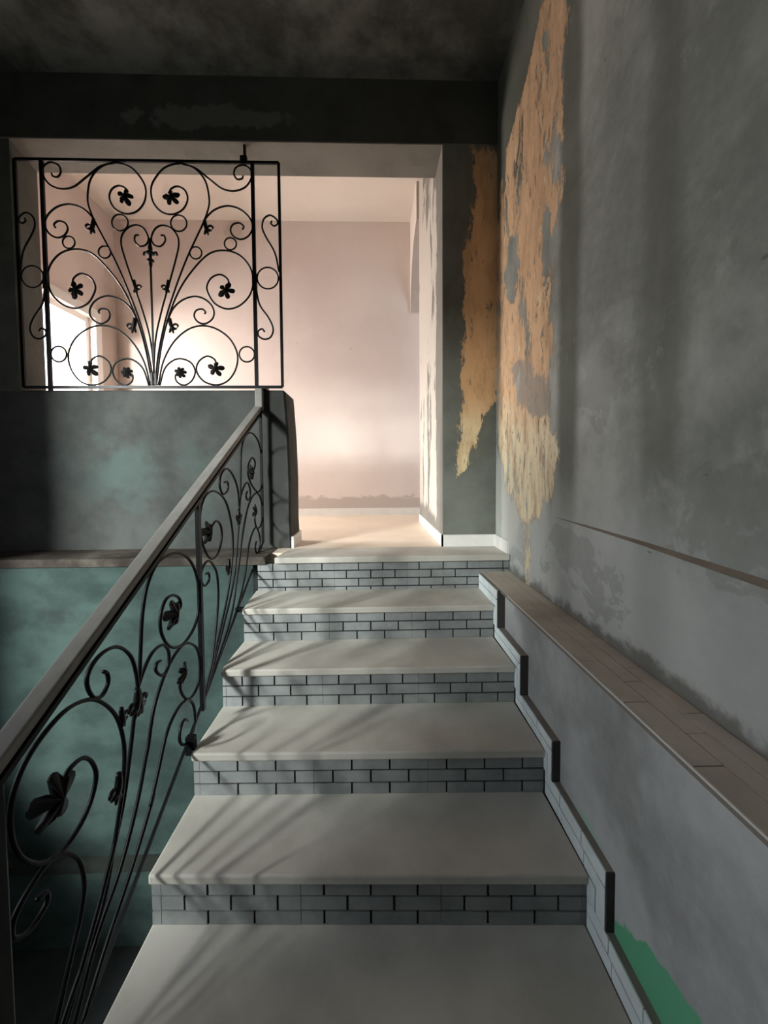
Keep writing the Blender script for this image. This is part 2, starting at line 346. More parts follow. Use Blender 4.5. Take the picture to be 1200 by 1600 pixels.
M = dict(
    wall_r=mat_wall_right(), wall_rl=mat_wall_lower_right(), pillar=mat_pillar(), parapet=mat_parapet(), teal=mat_teal(),
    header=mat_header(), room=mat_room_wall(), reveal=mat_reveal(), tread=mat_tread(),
    ceiling=mat_plain_plaster('grey_ceiling_plaster', (0.065, 0.068, 0.062), (0.20, 0.205, 0.19), (0.05, 0.05, 0.045), 2.6, 0.7),  # dark and mid grey mottling
    soffit=mat_plain_plaster('grey_soffit_plaster', (0.15, 0.143, 0.125), (0.205, 0.195, 0.172), (0.125, 0.12, 0.10)),
    wall_l=mat_plain_plaster('grey_stairwell_plaster', (0.20, 0.21, 0.20), (0.28, 0.29, 0.28), (0.13, 0.13, 0.12)),
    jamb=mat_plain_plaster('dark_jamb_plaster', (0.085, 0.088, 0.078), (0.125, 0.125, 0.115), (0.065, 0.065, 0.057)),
    room_ceiling=simple('pale_ceiling_paint', (0.76, 0.69, 0.63), (0.80, 0.73, 0.66), 2, 0.9, 0.1, 0.08),
    arch_in=simple('grey_arch_underside', (0.42, 0.36, 0.32), (0.48, 0.41, 0.37), 3, 0.9, 0.1, 0.1),
    room_floor=simple('pale_floor_tile', (0.66, 0.55, 0.44), (0.72, 0.61, 0.50), 3, 0.5, 0.4, 0.04),
    low_floor=simple('dark_lower_floor', (0.018, 0.021, 0.021), (0.028, 0.031, 0.030), 3, 0.85, 0.2, 0.2),
    dark_step=simple('dark_base_ledge', (0.022, 0.026, 0.023), (0.035, 0.039, 0.034), 5, 0.9, 0.1, 0.2),  # dark tones for the narrow step in the wall
    dirt_shade=simple('dirty_shaded_slab_edge', (0.035, 0.028, 0.023), (0.105, 0.095, 0.08), 3, 0.95, 0.1, 0.5, 30),  # dust on the slab edge plus its shadow, both in the brown
    shelf=simple('brown_shelf_dust', (0.21, 0.175, 0.14), (0.27, 0.23, 0.19), 6, 0.95, 0.1, 0.3),
    base=simple('white_baseboard', (0.70, 0.68, 0.65), (0.76, 0.74, 0.71), 6, 0.5, 0.4, 0.04),
    brick=simple('grey_brick_tile', (0.20, 0.212, 0.21), (0.265, 0.278, 0.272), 9, 0.6, 0.35, 0.12, 90),
    skirt=simple('pale_lit_brick_tile', (0.64, 0.71, 0.72), (0.74, 0.80, 0.81), 9, 0.6, 0.35, 0.12, 90),  # pale tile, tone raised further for light on its left-facing side
    grout=simple('dark_grout', (0.022, 0.022, 0.022), None, 8, 0.95, 0.1, 0),
    skirt_core=simple('grey_skirting_core', (0.20, 0.18, 0.165), (0.25, 0.23, 0.21), 8, 0.9, 0.1, 0.2),
    skirt_edge=simple('dark_skirting_edge', (0.055, 0.052, 0.050), None, 8, 0.9, 0.1, 0.2),
    ledge=simple('brown_ledge_tile', (0.43, 0.38, 0.325), (0.52, 0.465, 0.40), 5, 0.75, 0.25, 0.1),
    ledge_joint=simple('brown_ledge_joint', (0.20, 0.17, 0.145), None, 5, 0.9, 0.1, 0),
    ledge_edge=simple('pale_ledge_edging', (0.56, 0.54, 0.49), None, 5, 0.6, 0.3, 0),
    iron=simple('black_wrought_iron', (0.003, 0.003, 0.0035), (0.006, 0.006, 0.0065), 30, 0.42, 0.16, 0.1, 120, 0.0),
    rail=simple('grey_handrail', (0.20, 0.19, 0.175), (0.25, 0.238, 0.22), 6, 0.6, 0.3, 0.05),
    frame=simple('white_window_frame', (0.80, 0.78, 0.76), None, 6, 0.45, 0.4, 0),
    yellow=simple('yellow_house_render', (0.75, 0.62, 0.36), (0.80, 0.68, 0.42), 2, 0.9, 0.1, 0),
    pink=simple('pink_garden_wall', (0.78, 0.56, 0.60), (0.82, 0.62, 0.66), 2, 0.9, 0.1, 0),
    concrete=simple('stair_concrete', (0.20, 0.20, 0.19), (0.27, 0.27, 0.255), 4, 0.9, 0.1, 0.3),
)
g = bpy.data.materials.new('window_glass'); g.use_nodes = True
_n = g.node_tree; _n.nodes.clear()
_o = _n.nodes.new('ShaderNodeOutputMaterial'); _mx = _n.nodes.new('ShaderNodeMixShader'); _tr = _n.nodes.new('ShaderNodeBsdfTransparent'); _gl = _n.nodes.new('ShaderNodeBsdfGlossy')
_gl.inputs['Roughness'].default_value = 0.02; _mx.inputs[0].default_value = 0.05
_n.links.new(_tr.outputs[0], _mx.inputs[1]); _n.links.new(_gl.outputs[0], _mx.inputs[2]); _n.links.new(_mx.outputs[0], _o.inputs[0])
M['glass'] = g

# ------------------------------------------------------------------ dimensions
T, H, D0, Z0 = 0.28, 0.1651, 1.1122, -1.1665       # going, rise, first visible nosing
ZL = -0.480                                         # upper landing
ZF = -2.66                                          # lower floor
XWR, XLO = 0.775, 0.636                             # upper right wall, wall below the ledge
ZLED = -0.575
XLEFT = -2.65
DW, DW2 = 2.51, 2.79                                # cross wall front / rear
ZH, ZC, ZRC = 1.974, 2.34, 2.60                     # opening head, stair ceiling, room ceiling
DB, XP, DPE = 4.33, 0.444, 3.73
DREAR = -3.2

def S(o, label=None): return tag(o, label=label, kind='structure')

# ------------------------------------------------------------------ setting: the stairwell
S(box('floor', XLEFT-0.2, XWR+0.2, DREAR-0.2, 2.24, ZF-0.2, ZF, M['low_floor']), 'dark lower stairwell floor')
S(box('ceiling', XLEFT-0.2, XWR+0.2, DREAR-0.2, DW, ZC, ZC+0.2, M['ceiling']), 'mottled grey plaster ceiling over the stairs')
# right wall: thick lower part, set back above the ledge
wr = MB()
wr.box(XWR, XWR+0.25, DREAR-0.2, DW, ZLED-0.05, ZC)
wr.build('tmp', M['wall_r'])
WR = bpy.data.objects['tmp']; WR.name = 'wall_right'; ORG['wall_right'] = ORG.pop('tmp'); S(WR, 'stained grey plaster wall with flaking ochre strip right of the stairs')
low = S(box('wall_right_lower', XLO, XWR+0.25, DREAR-0.2, 2.235, ZF-0.2, ZLED-0.018, M['wall_rl']), 'grey rendered wall below the tiled ledge with green paint patch')
# shallow plaster shelf where the wall thickens by two centimetres
shelf = []
for (d, zt, wd) in ((-2.9, -0.27, 0.026), (0.2, -0.25, 0.026), (0.745, -0.232, 0.024), (1.12, -0.216, 0.017), (1.45, -0.208, 0.010), (1.70, -0.204, 0.001)):
    shelf.append((d, zt, wd))
v = []; f = []
for d, zt, wd in shelf:
    v += [(XWR+0.002, d, zt+wd*0.5), (XWR-wd, d, zt), (XWR-wd, d, zt-0.02), (XWR-0.0005, d, ZLED-0.01), (XWR+0.01, d, ZLED-0.01)]
for i in range(len(shelf)-1):
    for j in range(5):
        f.append((i*5+j, i*5+(j+1) % 5, i*5+5+(j+1) % 5, i*5+5+j))
f.append((0, 1, 2, 3, 4)); f.append(tuple(range(5*len(shelf)-1, 5*len(shelf)-6, -1)))
sh = mesh('wall_base_thickening', v, f, M['wall_r'], WR)
sh.data.materials.append(M['shelf'])
for p in sh.data.polygons:
    if p.normal.z > 0.3: p.material_index = 1

# left wall with two windows (one unseen and sized for the stair light, one in the upper room)
def wall_with_hole(name, x0, x1, y0, y1, z0, z1, hy0, hy1, hz0, hz1, mat):
    m = MB()
    m.box(x0, x1, y0, hy0, z0, z1); m.box(x0, x1, hy1, y1, z0, z1)
    m.box(x0, x1, hy0, hy1, z0, hz0); m.box(x0, x1, hy0, hy1, hz1, z1)
    return m.build(name, mat)
S(wall_with_hole('wall_left', XLEFT-0.25, XLEFT, DREAR-0.2, DW2-0.06, ZF-0.2, ZRC, -0.62, 1.2, -0.95, 1.30, M['wall_l']), 'grey plaster wall on the left of the stairwell')
S(box('wall_rear', XLEFT, XWR+0.25, DREAR-0.2, DREAR, ZF-0.2, ZC, M['wall_l']), 'grey plaster wall at the foot of the stairs')
# cross wall: header, pillar, parapet
hd = S(mesh('wall_header', *prism([(XLEFT, ZH), (XWR+0.2, ZH), (XWR+0.2, ZRC+0.1), (XLEFT, ZRC+0.1)], 'y', DW, DW2), M['header']), 'shade-darkened header wall over the wide opening')
box('soffit', XLEFT, XP, DW+0.004, DW2+0.002, ZH-0.006, ZH+0.004, M['soffit'], hd)
box('header_rear_face', XLEFT, XP, DW2, DW2+0.006, ZH-0.004, ZRC, M['room'], hd)
pil = MB(); pil.box(XP, 1.05, DW+0.0005, DW2, ZL-0.3, ZH); pil.box(XP, 1.05, DW2, DPE, ZL-0.3, ZRC+0.1)
pil = S(pil.build('wall_pillar', M['pillar']), 'dark stained pillar wall with flaking ochre strip beside the opening')
box('reveal_face', XP-0.006, XP+0.002, DW+0.002, DPE, ZL, ZRC, M['reveal'], pil)
jamb = S(mesh('wall_jamb', *prism([(XLEFT, DW+0.006), (-2.125, DW+0.006), (-2.185, DW2), (XLEFT, DW2)], 'z', 0.30, ZH+0.01), M['jamb']), 'grey plaster jamb left of the iron grille')
# parapet with its flared free end and rounded top
pv = []; pf = []
prof = [(-0.50, -0.505), (-0.30, -0.512), (-0.05, -0.510), (0.2, -0.516), (0.44, -0.530), (0.485, -0.534), (0.497, -0.545)]
for z, xe in prof:
    c = 0.012 if z > 0.49 else 0.0
    pv += [(XLEFT, DW+c, z), (xe-0.012, DW+c, z), (xe, DW+0.012+c, z), (xe, DW2-0.012-c, z), (xe-0.012, DW2-c, z), (XLEFT, DW2-c, z)]
for i in range(len(prof)-1):
    for j in range(6): pf.append((i*6+j, i*6+(j+1) % 6, i*6+6+(j+1) % 6, i*6+6+j))
pf.append((5, 4, 3, 2, 1, 0)); k = 6*(len(prof)-1); pf.append(tuple(k+j for j in range(6)))
par = S(mesh('wall_parapet', pv, pf, M['parapet']), 'grey cement parapet under the iron grille')
# wall below the landing, ledge of the slab
S(box('wall_landing_front', XLEFT, -0.672, 2.245, 2.48, -2.18, ZL-0.035, M['teal']), 'mint painted wall below the landing edge')
S(box('wall_landing_base', XLEFT, -0.672, 2.19, 2.48, ZF-0.1, -2.215, M['teal']), 'mint painted wall base above the dark lower floor')
box('base_step', XLEFT, -0.672, 2.188, 2.25, -2.225, -2.18, M['dark_step'], bpy.data.objects['wall_landing_base'])
S(box('trim_1', XLEFT, -0.60, 2.235, DW+0.02, ZL-0.04, ZL+0.004, M['dirt_shade']), 'dirty rough shade-darkened slab edge along the foot of the parapet')
# landing floor and upper room
lf = S(box('floor_landing', XLEFT, XWR+0.9, 2.36, DB+0.1, ZL-0.14, ZL-0.001, M['room_floor']), 'pale beige floor of the upper landing room')
S(box('wall_back', XLEFT-0.25, 1.9, DB, DB+0.2, ZL-0.2, ZRC+0.2, M['room']), 'pink plaster wall at the back of the upper room')
S(box('ceiling_room', XLEFT-0.25, 1.9, DW2, DB+0.2, ZRC, ZRC+0.2, M['room_ceiling']), 'pale ceiling of the upper room')
S(box('wall_room_right', 1.75, 1.95, DPE, DB, ZL-0.2, ZRC+0.1, M['room']), 'wall right of the arch')
S(wall_with_hole('wall_room_left', XLEFT-0.25, XLEFT, DW2-0.06, DB+0.1, ZL-0.2, ZRC+0.05, 2.98, 3.99, 0.40, 1.47, M['room']), 'pink plaster wall with the bright window')
# arch springing from the back wall
ar = [(DB, 1.66)]
for i in range(0, 13):
    a = math.pi/2*i/12
    ar.append((4.315-0.585*(1-math.cos(a)), 1.67+0.60*math.sin(a)))
ar += [(DPE, 2.27), (DPE, ZRC+0.05), (DB+0.01, ZRC+0.05)]
arch = S(mesh('wall_arch', *prism(ar, 'x', 0.415, 0.66), M['room_ceiling']), 'pale arch springing from the back wall')
arch.data.materials.append(M['arch_in'])
for p in arch.data.polygons:
    if abs(p.normal.x) < 0.5 and p.normal.z < 0.1: p.material_index = 1
# baseboards
S(box('baseboard_back', -2.6, 1.7, DB-0.014, DB+0.002, ZL-0.002, ZL+0.075, M['base']), 'pale baseboard along the back wall')
bb = MB(); bb.box(XP-0.014, XP-0.004, DW-0.012, DPE+0.01, ZL-0.002, ZL+0.072)
bb.build('baseboard_pillar_side', M['base']); S(bpy.data.objects['baseboard_pillar_side'], 'white baseboard on the inner side of the pillar')
S(box('baseboard_pillar', XP-0.014, XWR+0.001, DW-0.012, DW+0.002, ZL-0.002, ZL+0.072, M['base']), 'pale baseboard along the foot of the pillar')
S(box('baseboard_right', XWR-0.013, XWR+0.002, 2.262, DW-0.010, ZL-0.002, ZL+0.074, M['base']), 'short white baseboard at the top of the right wall')
S(box('baseboard_parapet', -0.51, -0.496, DW+0.004, DW2+0.004, ZL-0.002, ZL+0.07, M['base']), 'pale baseboard on the end of the parapet')

# windows
def window(name, x, y0, y1, z0, z1, label):
    r = S(empty(name, (x, (y0+y1)/2, z0)), label)
    fr = MB(); q = 0.05
    fr.box(x-0.11, x-0.05, y0, y0+q, z0, z1); fr.box(x-0.11, x-0.05, y1-q, y1, z0, z1)
    fr.box(x-0.11, x-0.05, y0+q, y1-q, z0, z0+q); fr.box(x-0.11, x-0.05, y0+q, y1-q, z1-q, z1)
    fr.box(x-0.105, x-0.055, (y0+y1)/2-0.025-0.12, (y0+y1)/2+0.025-0.12, z0+q, z1-q)
    fr.build('window_frame', M['frame'], r)
    tr = MB(); a = 0.085
    tr.box(x-0.002, x+0.014, y0-a, y0, z0-a, z1+a); tr.box(x-0.002, x+0.014, y1, y1+a, z0-a, z1+a)
    tr.box(x-0.002, x+0.014, y0, y1, z1, z1+a)
    tr.build('window_trim', M['frame'], r)
    box('window_sill', x-0.12, x+0.05, y0-a, y1+a, z0-0.03, z0, M['frame'], r)
    yc = (y0+y1)/2-0.12
    box('pane', x-0.083, x-0.077, y0+q, yc-0.025, z0+q, z1-q, M['glass'], r)
    box('pane', x-0.083, x-0.077, yc+0.025, y1-q, z0+q, z1-q, M['glass'], r)
    return r
window('window_1', XLEFT, 2.98, 3.99, 0.40, 1.47, 'bright overexposed window with white trim in the upper room')
window('window_unseen', XLEFT, -0.62, 1.2, -0.95, 1.30, 'unseen stairwell window on the left wall, sized to shape the light')
S(box('ground', -40, XLEFT-0.26, -30, 40, -3.0, -2.9, M['concrete']), 'grey yard outside the house')
# outside the window: the neighbour's house and a garden wall
nb = empty('neighbour_house', (-5.2, 8.6, -2.9)); tag(nb, 'yellow rendered house corner outside the bright window', 'house')
box('wall', -5.95, -4.5, 8.0, 9.2, -2.9, 4.2, M['yellow'], nb)
box('roof_slab', -6.05, -4.4, 7.9, 9.3, 4.2, 4.35, M['frame'], nb)
gw = box('garden_wall', -9.0, -3.6, 5.3, 5.45, -2.9, 1.42, M['pink']); tag(gw, 'pink garden wall low outside the bright window', 'wall')

# ------------------------------------------------------------------ staircase
st = empty('staircase', (0, D0-8*T, ZF)); tag(st, 'stone staircase with brick tiled risers climbing to the landing', 'stairs')
def skew(n): return 0.022*(3-n)/3 if n >= 0 else 0.022
def XL(n): return -0.6595 + 0.0064*n
def XR(n): return 0.6135 - 0.005*max(n, 0)
def nose(n, side):
    """front edge of tread n at its left (-1) or right (1) end"""
    return (XL(n) if side < 0 else XR(n), D0 + n*T - side*skew(n))
def ztread(n): return Z0 + n*H if n < 4 else ZL
RS = 0.014     # riser set back from the nosing
TH = 0.030     # tread thickness
body = MB()
for n in range(-8, 4):
    (xl, dl), (xr, dr) = nose(n, -1), nose(n, 1)
    (xl2, dl2), (xr2, dr2) = nose(n+1, -1), nose(n+1, 1)
    if n == 3: dl2 = dr2 = 2.232; xl2, xr2 = -0.66, XLO-0.003
    z = ztread(n)
    b = RS + 0.016
    v = [(xl, dl, z-TH), (xr, dr, z-TH), (xr2, dr2+b, z-TH), (xl2, dl2+b, z-TH), (xl, dl, z), (xr, dr, z), (xr2, dr2+b, z), (xl2, dl2+b, z)]
    bevel(mesh('tread', v, BF, M['tread'], st), 0.006, 2)
    # rough concrete under the tread
    zb = z - TH - 0.30 if n > -6 else ZF
    xi, xo = XL(n)+0.02, XLO-0.004
    yb = dl2 + b if n < 3 else 2.44
    body.add([(xi, dl+RS+0.02, max(ZF, zb)), (xo, dr+RS+0.02, max(ZF, zb)), (xo, yb, max(ZF, zb+0.12)), (xi, yb, max(ZF, zb+0.12)),
              (xi, dl+RS+0.02, z-TH), (xo, dr+RS+0.02, z-TH), (xo, yb, z-TH), (xi, yb, z-TH)], BF)
body.build('stair_body', M['concrete'], st)
# landing nosing slab
v = boxv(-0.548, XWR-0.003, 2.232, DW-0.012, ZL-TH-0.004, ZL)
v[0] = (-0.548, 2.226, ZL-TH-0.004); v[4] = (-0.548, 2.226, ZL)
v[3] = (-0.515, DW-0.012, ZL-TH-0.004); v[7] = (-0.515, DW-0.012, ZL)
bevel(mesh('tread', v, BF, M['tread'], st), 0.005, 2)
# risers, each brick its own piece.  Tiles come in panels 0.41 m long, pattern F (three whole) or H (half, whole, whole, half)
PAT = {0: 'FHF', 1: 'FFH', 2: 'HHH', 3: 'FFH', 4: 'HFH'}
BL = 0.1367
def brick_row(kinds, x0, x1, flip, xs=-0.63):
    """list of (a, b, hair_left, hair_right) brick spans along the row"""
    cuts = []
    for k, c in enumerate(kinds):
        if flip: c = 'H' if c == 'F' else 'F'
        a = xs + k*3*BL
        cuts.append((a, True))
        for q in ((1, 2) if c == 'F' else (0.5, 1.5, 2.5)):
            cuts.append((a + q*BL, False))
    cuts.append((xs + len(kinds)*3*BL, True))
    e = cuts[-1][0]
    while e < x1: e += BL; cuts.append((e, False))
    cuts = [c for c in cuts if x0+0.012 < c[0] < x1-0.012]
    pts = [(x0, True)] + cuts + [(x1, True)]
    return [(a[0], b[0], a[1], b[1]) for a, b in zip(pts, pts[1:])]
for n in range(-8, 5):
    zt = ztread(n) - TH - (0.004 if n == 4 else 0); zb = ztread(n-1) if n > -8 else ZF
    (xl, dl), (xr, dr) = nose(n, -1), nose(n, 1)
    if n == 4: xl, dl, xr, dr = -0.648, 2.232, XWR-0.004, 2.232
    xl += 0.002
    dl += RS; dr += RS
    def pt(x, off, z, xl=xl, dl=dl, xr=xr, dr=dr):
        return (x, dl + (dr-dl)*(x-xl)/(xr-xl) + off, z)
    def slab(x0, x1, o0, o1, z0, z1):
        return [pt(x0, o0, z0), pt(x1, o0, z0), pt(x1, o1, z0), pt(x0, o1, z0), pt(x0, o0, z1), pt(x1, o0, z1), pt(x1, o1, z1), pt(x0, o1, z1)]
    rs = mesh('riser', slab(xl, xr, 0.005, 0.02, zb-0.002, zt), BF, M['grout'], st)
    if n < 0: continue
    rows = 3 if n < 4 else 4
    gap = 0.0065
    rh = 0.0390 if n == 4 else (zt-zb-0.004-2*gap)/3
    zc = zt - 0.004
    for r in range(rows):
        z1 = zc; z0 = max(zc-rh, zb+0.001); zc = z0 - gap
        if z1 - z0 < 0.006: continue
        xe = xr
        if n == 4 and z1 < ZLED-0.004: xe = XLO-0.003
        for a, b, ha, hb in brick_row(PAT[n], xl, xe, r % 2 == 1):
            a2 = a + (0.0007 if ha else gap/2); b2 = b - (0.0007 if hb else gap/2)
            if b2-a2 < 0.004: continue
            j = random.uniform(-0.0008, 0.0008)
            mesh('brick', slab(a2, b2, j, 0.010, z0, z1), BF, M['brick'], rs)

# ------------------------------------------------------------------ stepped skirting along the right of the stairs
sk = empty('trim_2', (0.622, 1.0, -1.8)); S(sk, 'stepped brick tile skirting up the right side of the stairs')
SF, SU = 0.062, 0.080
XF = 0.611
def sk_off(n): return (0.078, 0.092) if n <= 0 else ((0.05, 0.068) if n < 3 else (0.042, 0.085))
core = MB(); edge = []
for n in range(-3, 4):
    dn = nose(n, 1)[1]; fo, up = sk_off(n); z = ztread(n)
    dn1 = nose(n+1, 1)[1] if n < 3 else 2.244; fo1 = sk_off(n+1)[0] if n < 3 else 0.0
    zt = min(z+up, ZLED-0.008)
    d0 = dn-fo; d1 = dn1-fo1 if n < 3 else 2.244
    # run: along the tread;  rise: in front of the next riser
    XF = XR(n)-0.0015
    zl_ = min(ztread(n-1) + sk_off(n-1)[1], ZLED)
    core.box(XF+0.004, XLO+0.002, d0, d1+0.001, zl_-0.003, zt)
    mesh('skirting_edge', boxv(XF+0.002, XLO+0.001, d0-0.005, d0+0.0005, (ztread(n-1)+sk_off(n-1)[1]), zt), BF, M['skirt_edge'], sk)
    # two courses of brick tiles on the run (upper / lower), two columns on the rise
    hw = (zt - z - 0.004)/2
    for r in range(2):
        za = z + 0.001 + r*(hw+0.003); zb_ = za + hw - 0.001
        # lower course runs on to the riser, upper course starts at the front edge
        a0 = d0 + (0.0 if r == 1 else fo*0.5)
        a1 = dn1 + RS - 0.002
        if n == 3: a1 = 2.243
        cuts = [a0]; s = a0 + (0.07 if r == 0 else 0.125)
        while s < a1-0.03: cuts.append(s); s += BL
        cuts.append(a1)
        for a, b in zip(cuts, cuts[1:]):
            mesh('brick', boxv(XF, XF+0.008, a+0.0018, b-0.0018, za, zb_), BF, M['skirt'], sk)
    # rise tiles below the run's front, beside the riser
    zlow = min(ztread(n-1) + sk_off(n-1)[1], ZLED) + 0.0005
    hwid = (fo + RS - 0.004)/2
    for r in range(2):
        ya = d0 + r*(hwid+0.003); yb2 = ya + hwid - 0.001
        ztop = z - 0.003 if r == 1 else z + hw
        mesh('brick', boxv(XF, XF+0.008, ya+0.001, yb2, zlow, ztop-0.002), BF, M['skirt'], sk)
core.build('skirting_body', M['skirt_core'], sk)
# dark joint behind the bricks
jm = MB()
for n in range(-3, 4):
    dn = nose(n, 1)[1]; fo, up = sk_off(n); z = ztread(n); zt = min(z+up, ZLED-0.008)
    d1 = (nose(n+1, 1)[1]-sk_off(n+1)[0]) if n < 3 else 2.244
    XF = XR(n)-0.0015
    jm.box(XF+0.003, XF+0.0055, dn-fo+0.001, d1+0.07, min(ztread(n-1) + sk_off(n-1)[1], ZLED), zt-0.002)
jm.build('joint_bed', M['grout'], sk)

# ------------------------------------------------------------------ tiled ledge on the right
lg = empty('trim_3', (0.70, 0.8, ZLED-0.02)); S(lg, 'brown tiled ledge running along the right wall')
box('ledge_bed', 0.614, XWR+0.01, DREAR, 2.243, ZLED-0.019, ZLED-0.0035, M['ledge_joint'], lg)
box('ledge_edging', 0.6095, 0.6135, DREAR, 1.80, ZLED-0.0045, ZLED+0.0008, M['ledge_edge'], lg)
rowx = [(0.6145, 0.674), (0.677, 0.722), (0.725, XWR-0.004)]
for r, (xa, xb) in enumerate(rowx):
    y = 2.241 - (0.0, 0.12, 0.05)[r]
    y0 = 2.241
    first = True
    while y0 > -0.3:
        y1 = (y if first else y0 - 0.215); first = False
        if y1 >= y0 - 0.02: y1 = y0 - 0.215
        j = random.uniform(-0.0006, 0.0006)
        mesh('tile', boxv(xa, xb, y1+0.0014, y0-0.0014, ZLED-0.005, ZLED+j), BF, M['ledge'], lg)
        y0 = y1

# ------------------------------------------------------------------ ironwork
def iron_leaf(name, c, ux, uy, nrm, R, lobes=5, rot=0.0, parent=None, depth=0.35, sharp=0.6, floor_=0.30):
    """lobed cast leaf facing nrm, domed in the middle"""
    c = Vector(c); v = []; f = []; n = lobes*8
    nrm = Vector(nrm)
    for i in range(n):
        a = 2*math.pi*i/n
        r = R*(floor_ + (1-floor_)*abs(math.cos(lobes*a/2))**sharp*(0.86+0.14*math.cos(a*2+1)))
        q = ux*(r*math.cos(a+rot)) + uy*(r*math.sin(a+rot))
        v.append(c + q + nrm*(-0.10*R if r > 0.6*R else 0.06*R)); v.append(c + q + nrm*(-0.10*R-0.004 if r > 0.6*R else 0.06*R-0.004))
    v.append(c + nrm*depth*R*0.7); v.append(c - nrm*(depth*R*0.5))
    for i in range(n):
        j = (i+1) % n
        f += [(2*i, 2*j, 2*n), (2*j+1, 2*i+1, 2*n+1), (2*i+1, 2*j+1, 2*j, 2*i)]
    return mesh(name, v, f, M['iron'], parent)
def sprig(c, ux, uy, nrm, s, mirror, parent):
    """small cast sprig: a bud, a forked leaf and a curl"""
    m = MB(); c = Vector(c); k = -1 if mirror else 1
    def P(a, b): return c + ux*(k*a*s) + uy*(b*s)
    for pts, r in (([(0, 0.9), (0.05, 0.3), (0.2, -0.2), (0.35, -0.75)], 0.16), ([(0.1, 0.1), (0.35, -0.2), (0.75, -0.25)], 0.13),
                   ([(0.15, 0.0), (0.55, 0.25), (0.85, 0.1), (0.75, -0.15)], 0.09), ([(0.1, -0.1), (0.0, -0.5), (-0.1, -0.7)], 0.10)):
        cv = catmull([P(*q) for q in pts], 4)
        m.add(*tube(cv, r*s, r*s, nrm, 5, lambda t: 0.45+1.0*math.sin(math.pi*min(1, t*0.85+0.15))))
    return m.build('sprig', M['iron'], parent, True)

# -- fixed grille above the parapet (drawn on its own plane, u to the right, v up; mirror symmetric)
GD = 2.545
gx0, gx1, gz0, gz1 = -2.121, -0.5555, 0.522, 1.870
GW, GH = gx1-gx0, gz1-gz0
gr = empty('iron_grille', ((gx0+gx1)/2, GD, gz0)); tag(gr, 'black wrought iron scrollwork grille standing on the parapet', 'grille')
# drawing sheet corners: TL, TR, BL, BR
TLc, TRc, BLc, BRc = (55, 92), (1108, 72), (105, 990), (1130, 975)
def sheet(p):
    """drawing sheet point -> (s, t) in the grille rectangle, both 0..1, t from the bottom"""
    s, t = 0.5, 0.5
    for _ in range(25):
        x = (1-t)*((1-s)*BLc[0]+s*BRc[0]) + t*((1-s)*TLc[0]+s*TRc[0])
        y = (1-t)*((1-s)*BLc[1]+s*BRc[1]) + t*((1-s)*TLc[1]+s*TRc[1])
        s += (p[0]-x)/1040; t -= (p[1]-y)/900
    return s, t
UX, UZ, NF = Vector((1, 0, 0)), Vector((0, 0, 1)), Vector((0, -1, 0))
AX = sheet((601, 600))[0]
def G(p, mirror=False):
    s, t = sheet(p)
    if mirror: s = 2*AX - s
    return Vector((gx0 + s*GW, GD, gz0 + t*GH))
def bar(name, a, b, hw, hd, parent, nrm=NF):
    a, b = Vector(a), Vector(b)
    return mesh(name, *tube([a, b], hd*1.414, hw*1.414, nrm, 4), M['iron'], parent)
fr = [((gx0, gz0), (gx1, gz0)), ((gx0, gz1), (gx1, gz1)), ((gx0, gz0), (gx0, gz1)), ((gx1, gz0), (gx1, gz1))]
for a, b in fr: bar('frame_bar', (a[0], GD, a[1]), (b[0], GD, b[1]), 0.0080, 0.006, gr)
uR = G((1014, 540)).x; uL = 2*(gx0+AX*GW) - uR
for u in (uR, uL):
    bar('upright', (u, GD, gz0), (u, GD, gz1), 0.0105, 0.007, gr)
    zc = G((1016, 548)).z
    bar('collar', (u, GD-0.001, zc-0.05), (u, GD-0.001, zc+0.05), 0.014, 0.010, gr)
scrolls = [
    [(612, 975), (618, 800), (640, 680), (672, 560), (698, 460), (708, 405), (700, 368), (672, 340), (640, 332), (612, 348), (598, 385), (610, 410), (635, 415), (653, 395), (650, 374), (636, 371)],
    [(618, 975), (630, 850), (655, 720), (690, 600), (740, 462), (800, 330), (824, 265), (828, 220), (812, 152), (770, 106), (712, 88), (650, 105), (607, 155), (595, 198), (606, 245), (640, 280), (685, 287), (725, 265), (742, 226), (731, 192), (702, 177), (676, 187), (668, 205)],
    [(712, 88), (770, 102), (830, 145), (880, 180), (930, 188), (975, 170), (998, 132), (993, 100), (965, 85), (936, 95), (927, 120), (940, 141), (960, 138), (964, 127)],
    [(797, 338), (815, 300), (850, 265), (900, 248), (950, 258), (990, 290), (1004, 327), (990, 362), (960, 379), (930, 370), (915, 345), (925, 321), (950, 314), (968, 327), (963, 340)],
    [(624, 975), (642, 820), (672, 690), (715, 582), (770, 500), (830, 440), (892, 425), (952, 442), (995, 490), (1008, 545), (995, 602), (955, 645), (905, 660), (857, 641), (829, 602), (822, 570), (840, 536), (875, 522), (905, 540), (911, 568)],
    [(664, 715), (690, 660), (730, 625), (780, 612), (825, 630), (850, 665), (846, 700), (815, 722), (785, 713), (772, 690), (781, 668), (805, 663), (817, 675), (812, 682)],
    [(632, 975), (650, 880), (690, 800), (745, 748), (802, 730), (860, 741), (915, 780), (946, 840), (942, 900), (912, 950), (868, 970), (820, 960), (790, 930), (783, 900), (796, 871), (826, 853), (855, 866), (863, 890)],
    [(638, 975), (655, 910), (685, 876), (720, 865), (760, 880), (778, 915), (766, 953), (735, 973), (706, 960), (699, 935), (712, 925)],
    [(1112, 505), (1095, 430), (1060, 370), (1043, 330), (1050, 295), (1075, 280), (1100, 295), (1105, 313), (1091, 322), (1078, 312), (1082, 302)],
    [(1020, 575), (1035, 640), (1070, 690), (1090, 735), (1081, 770), (1056, 780), (1032, 768), (1030, 748), (1045, 738), (1056, 750)],
]
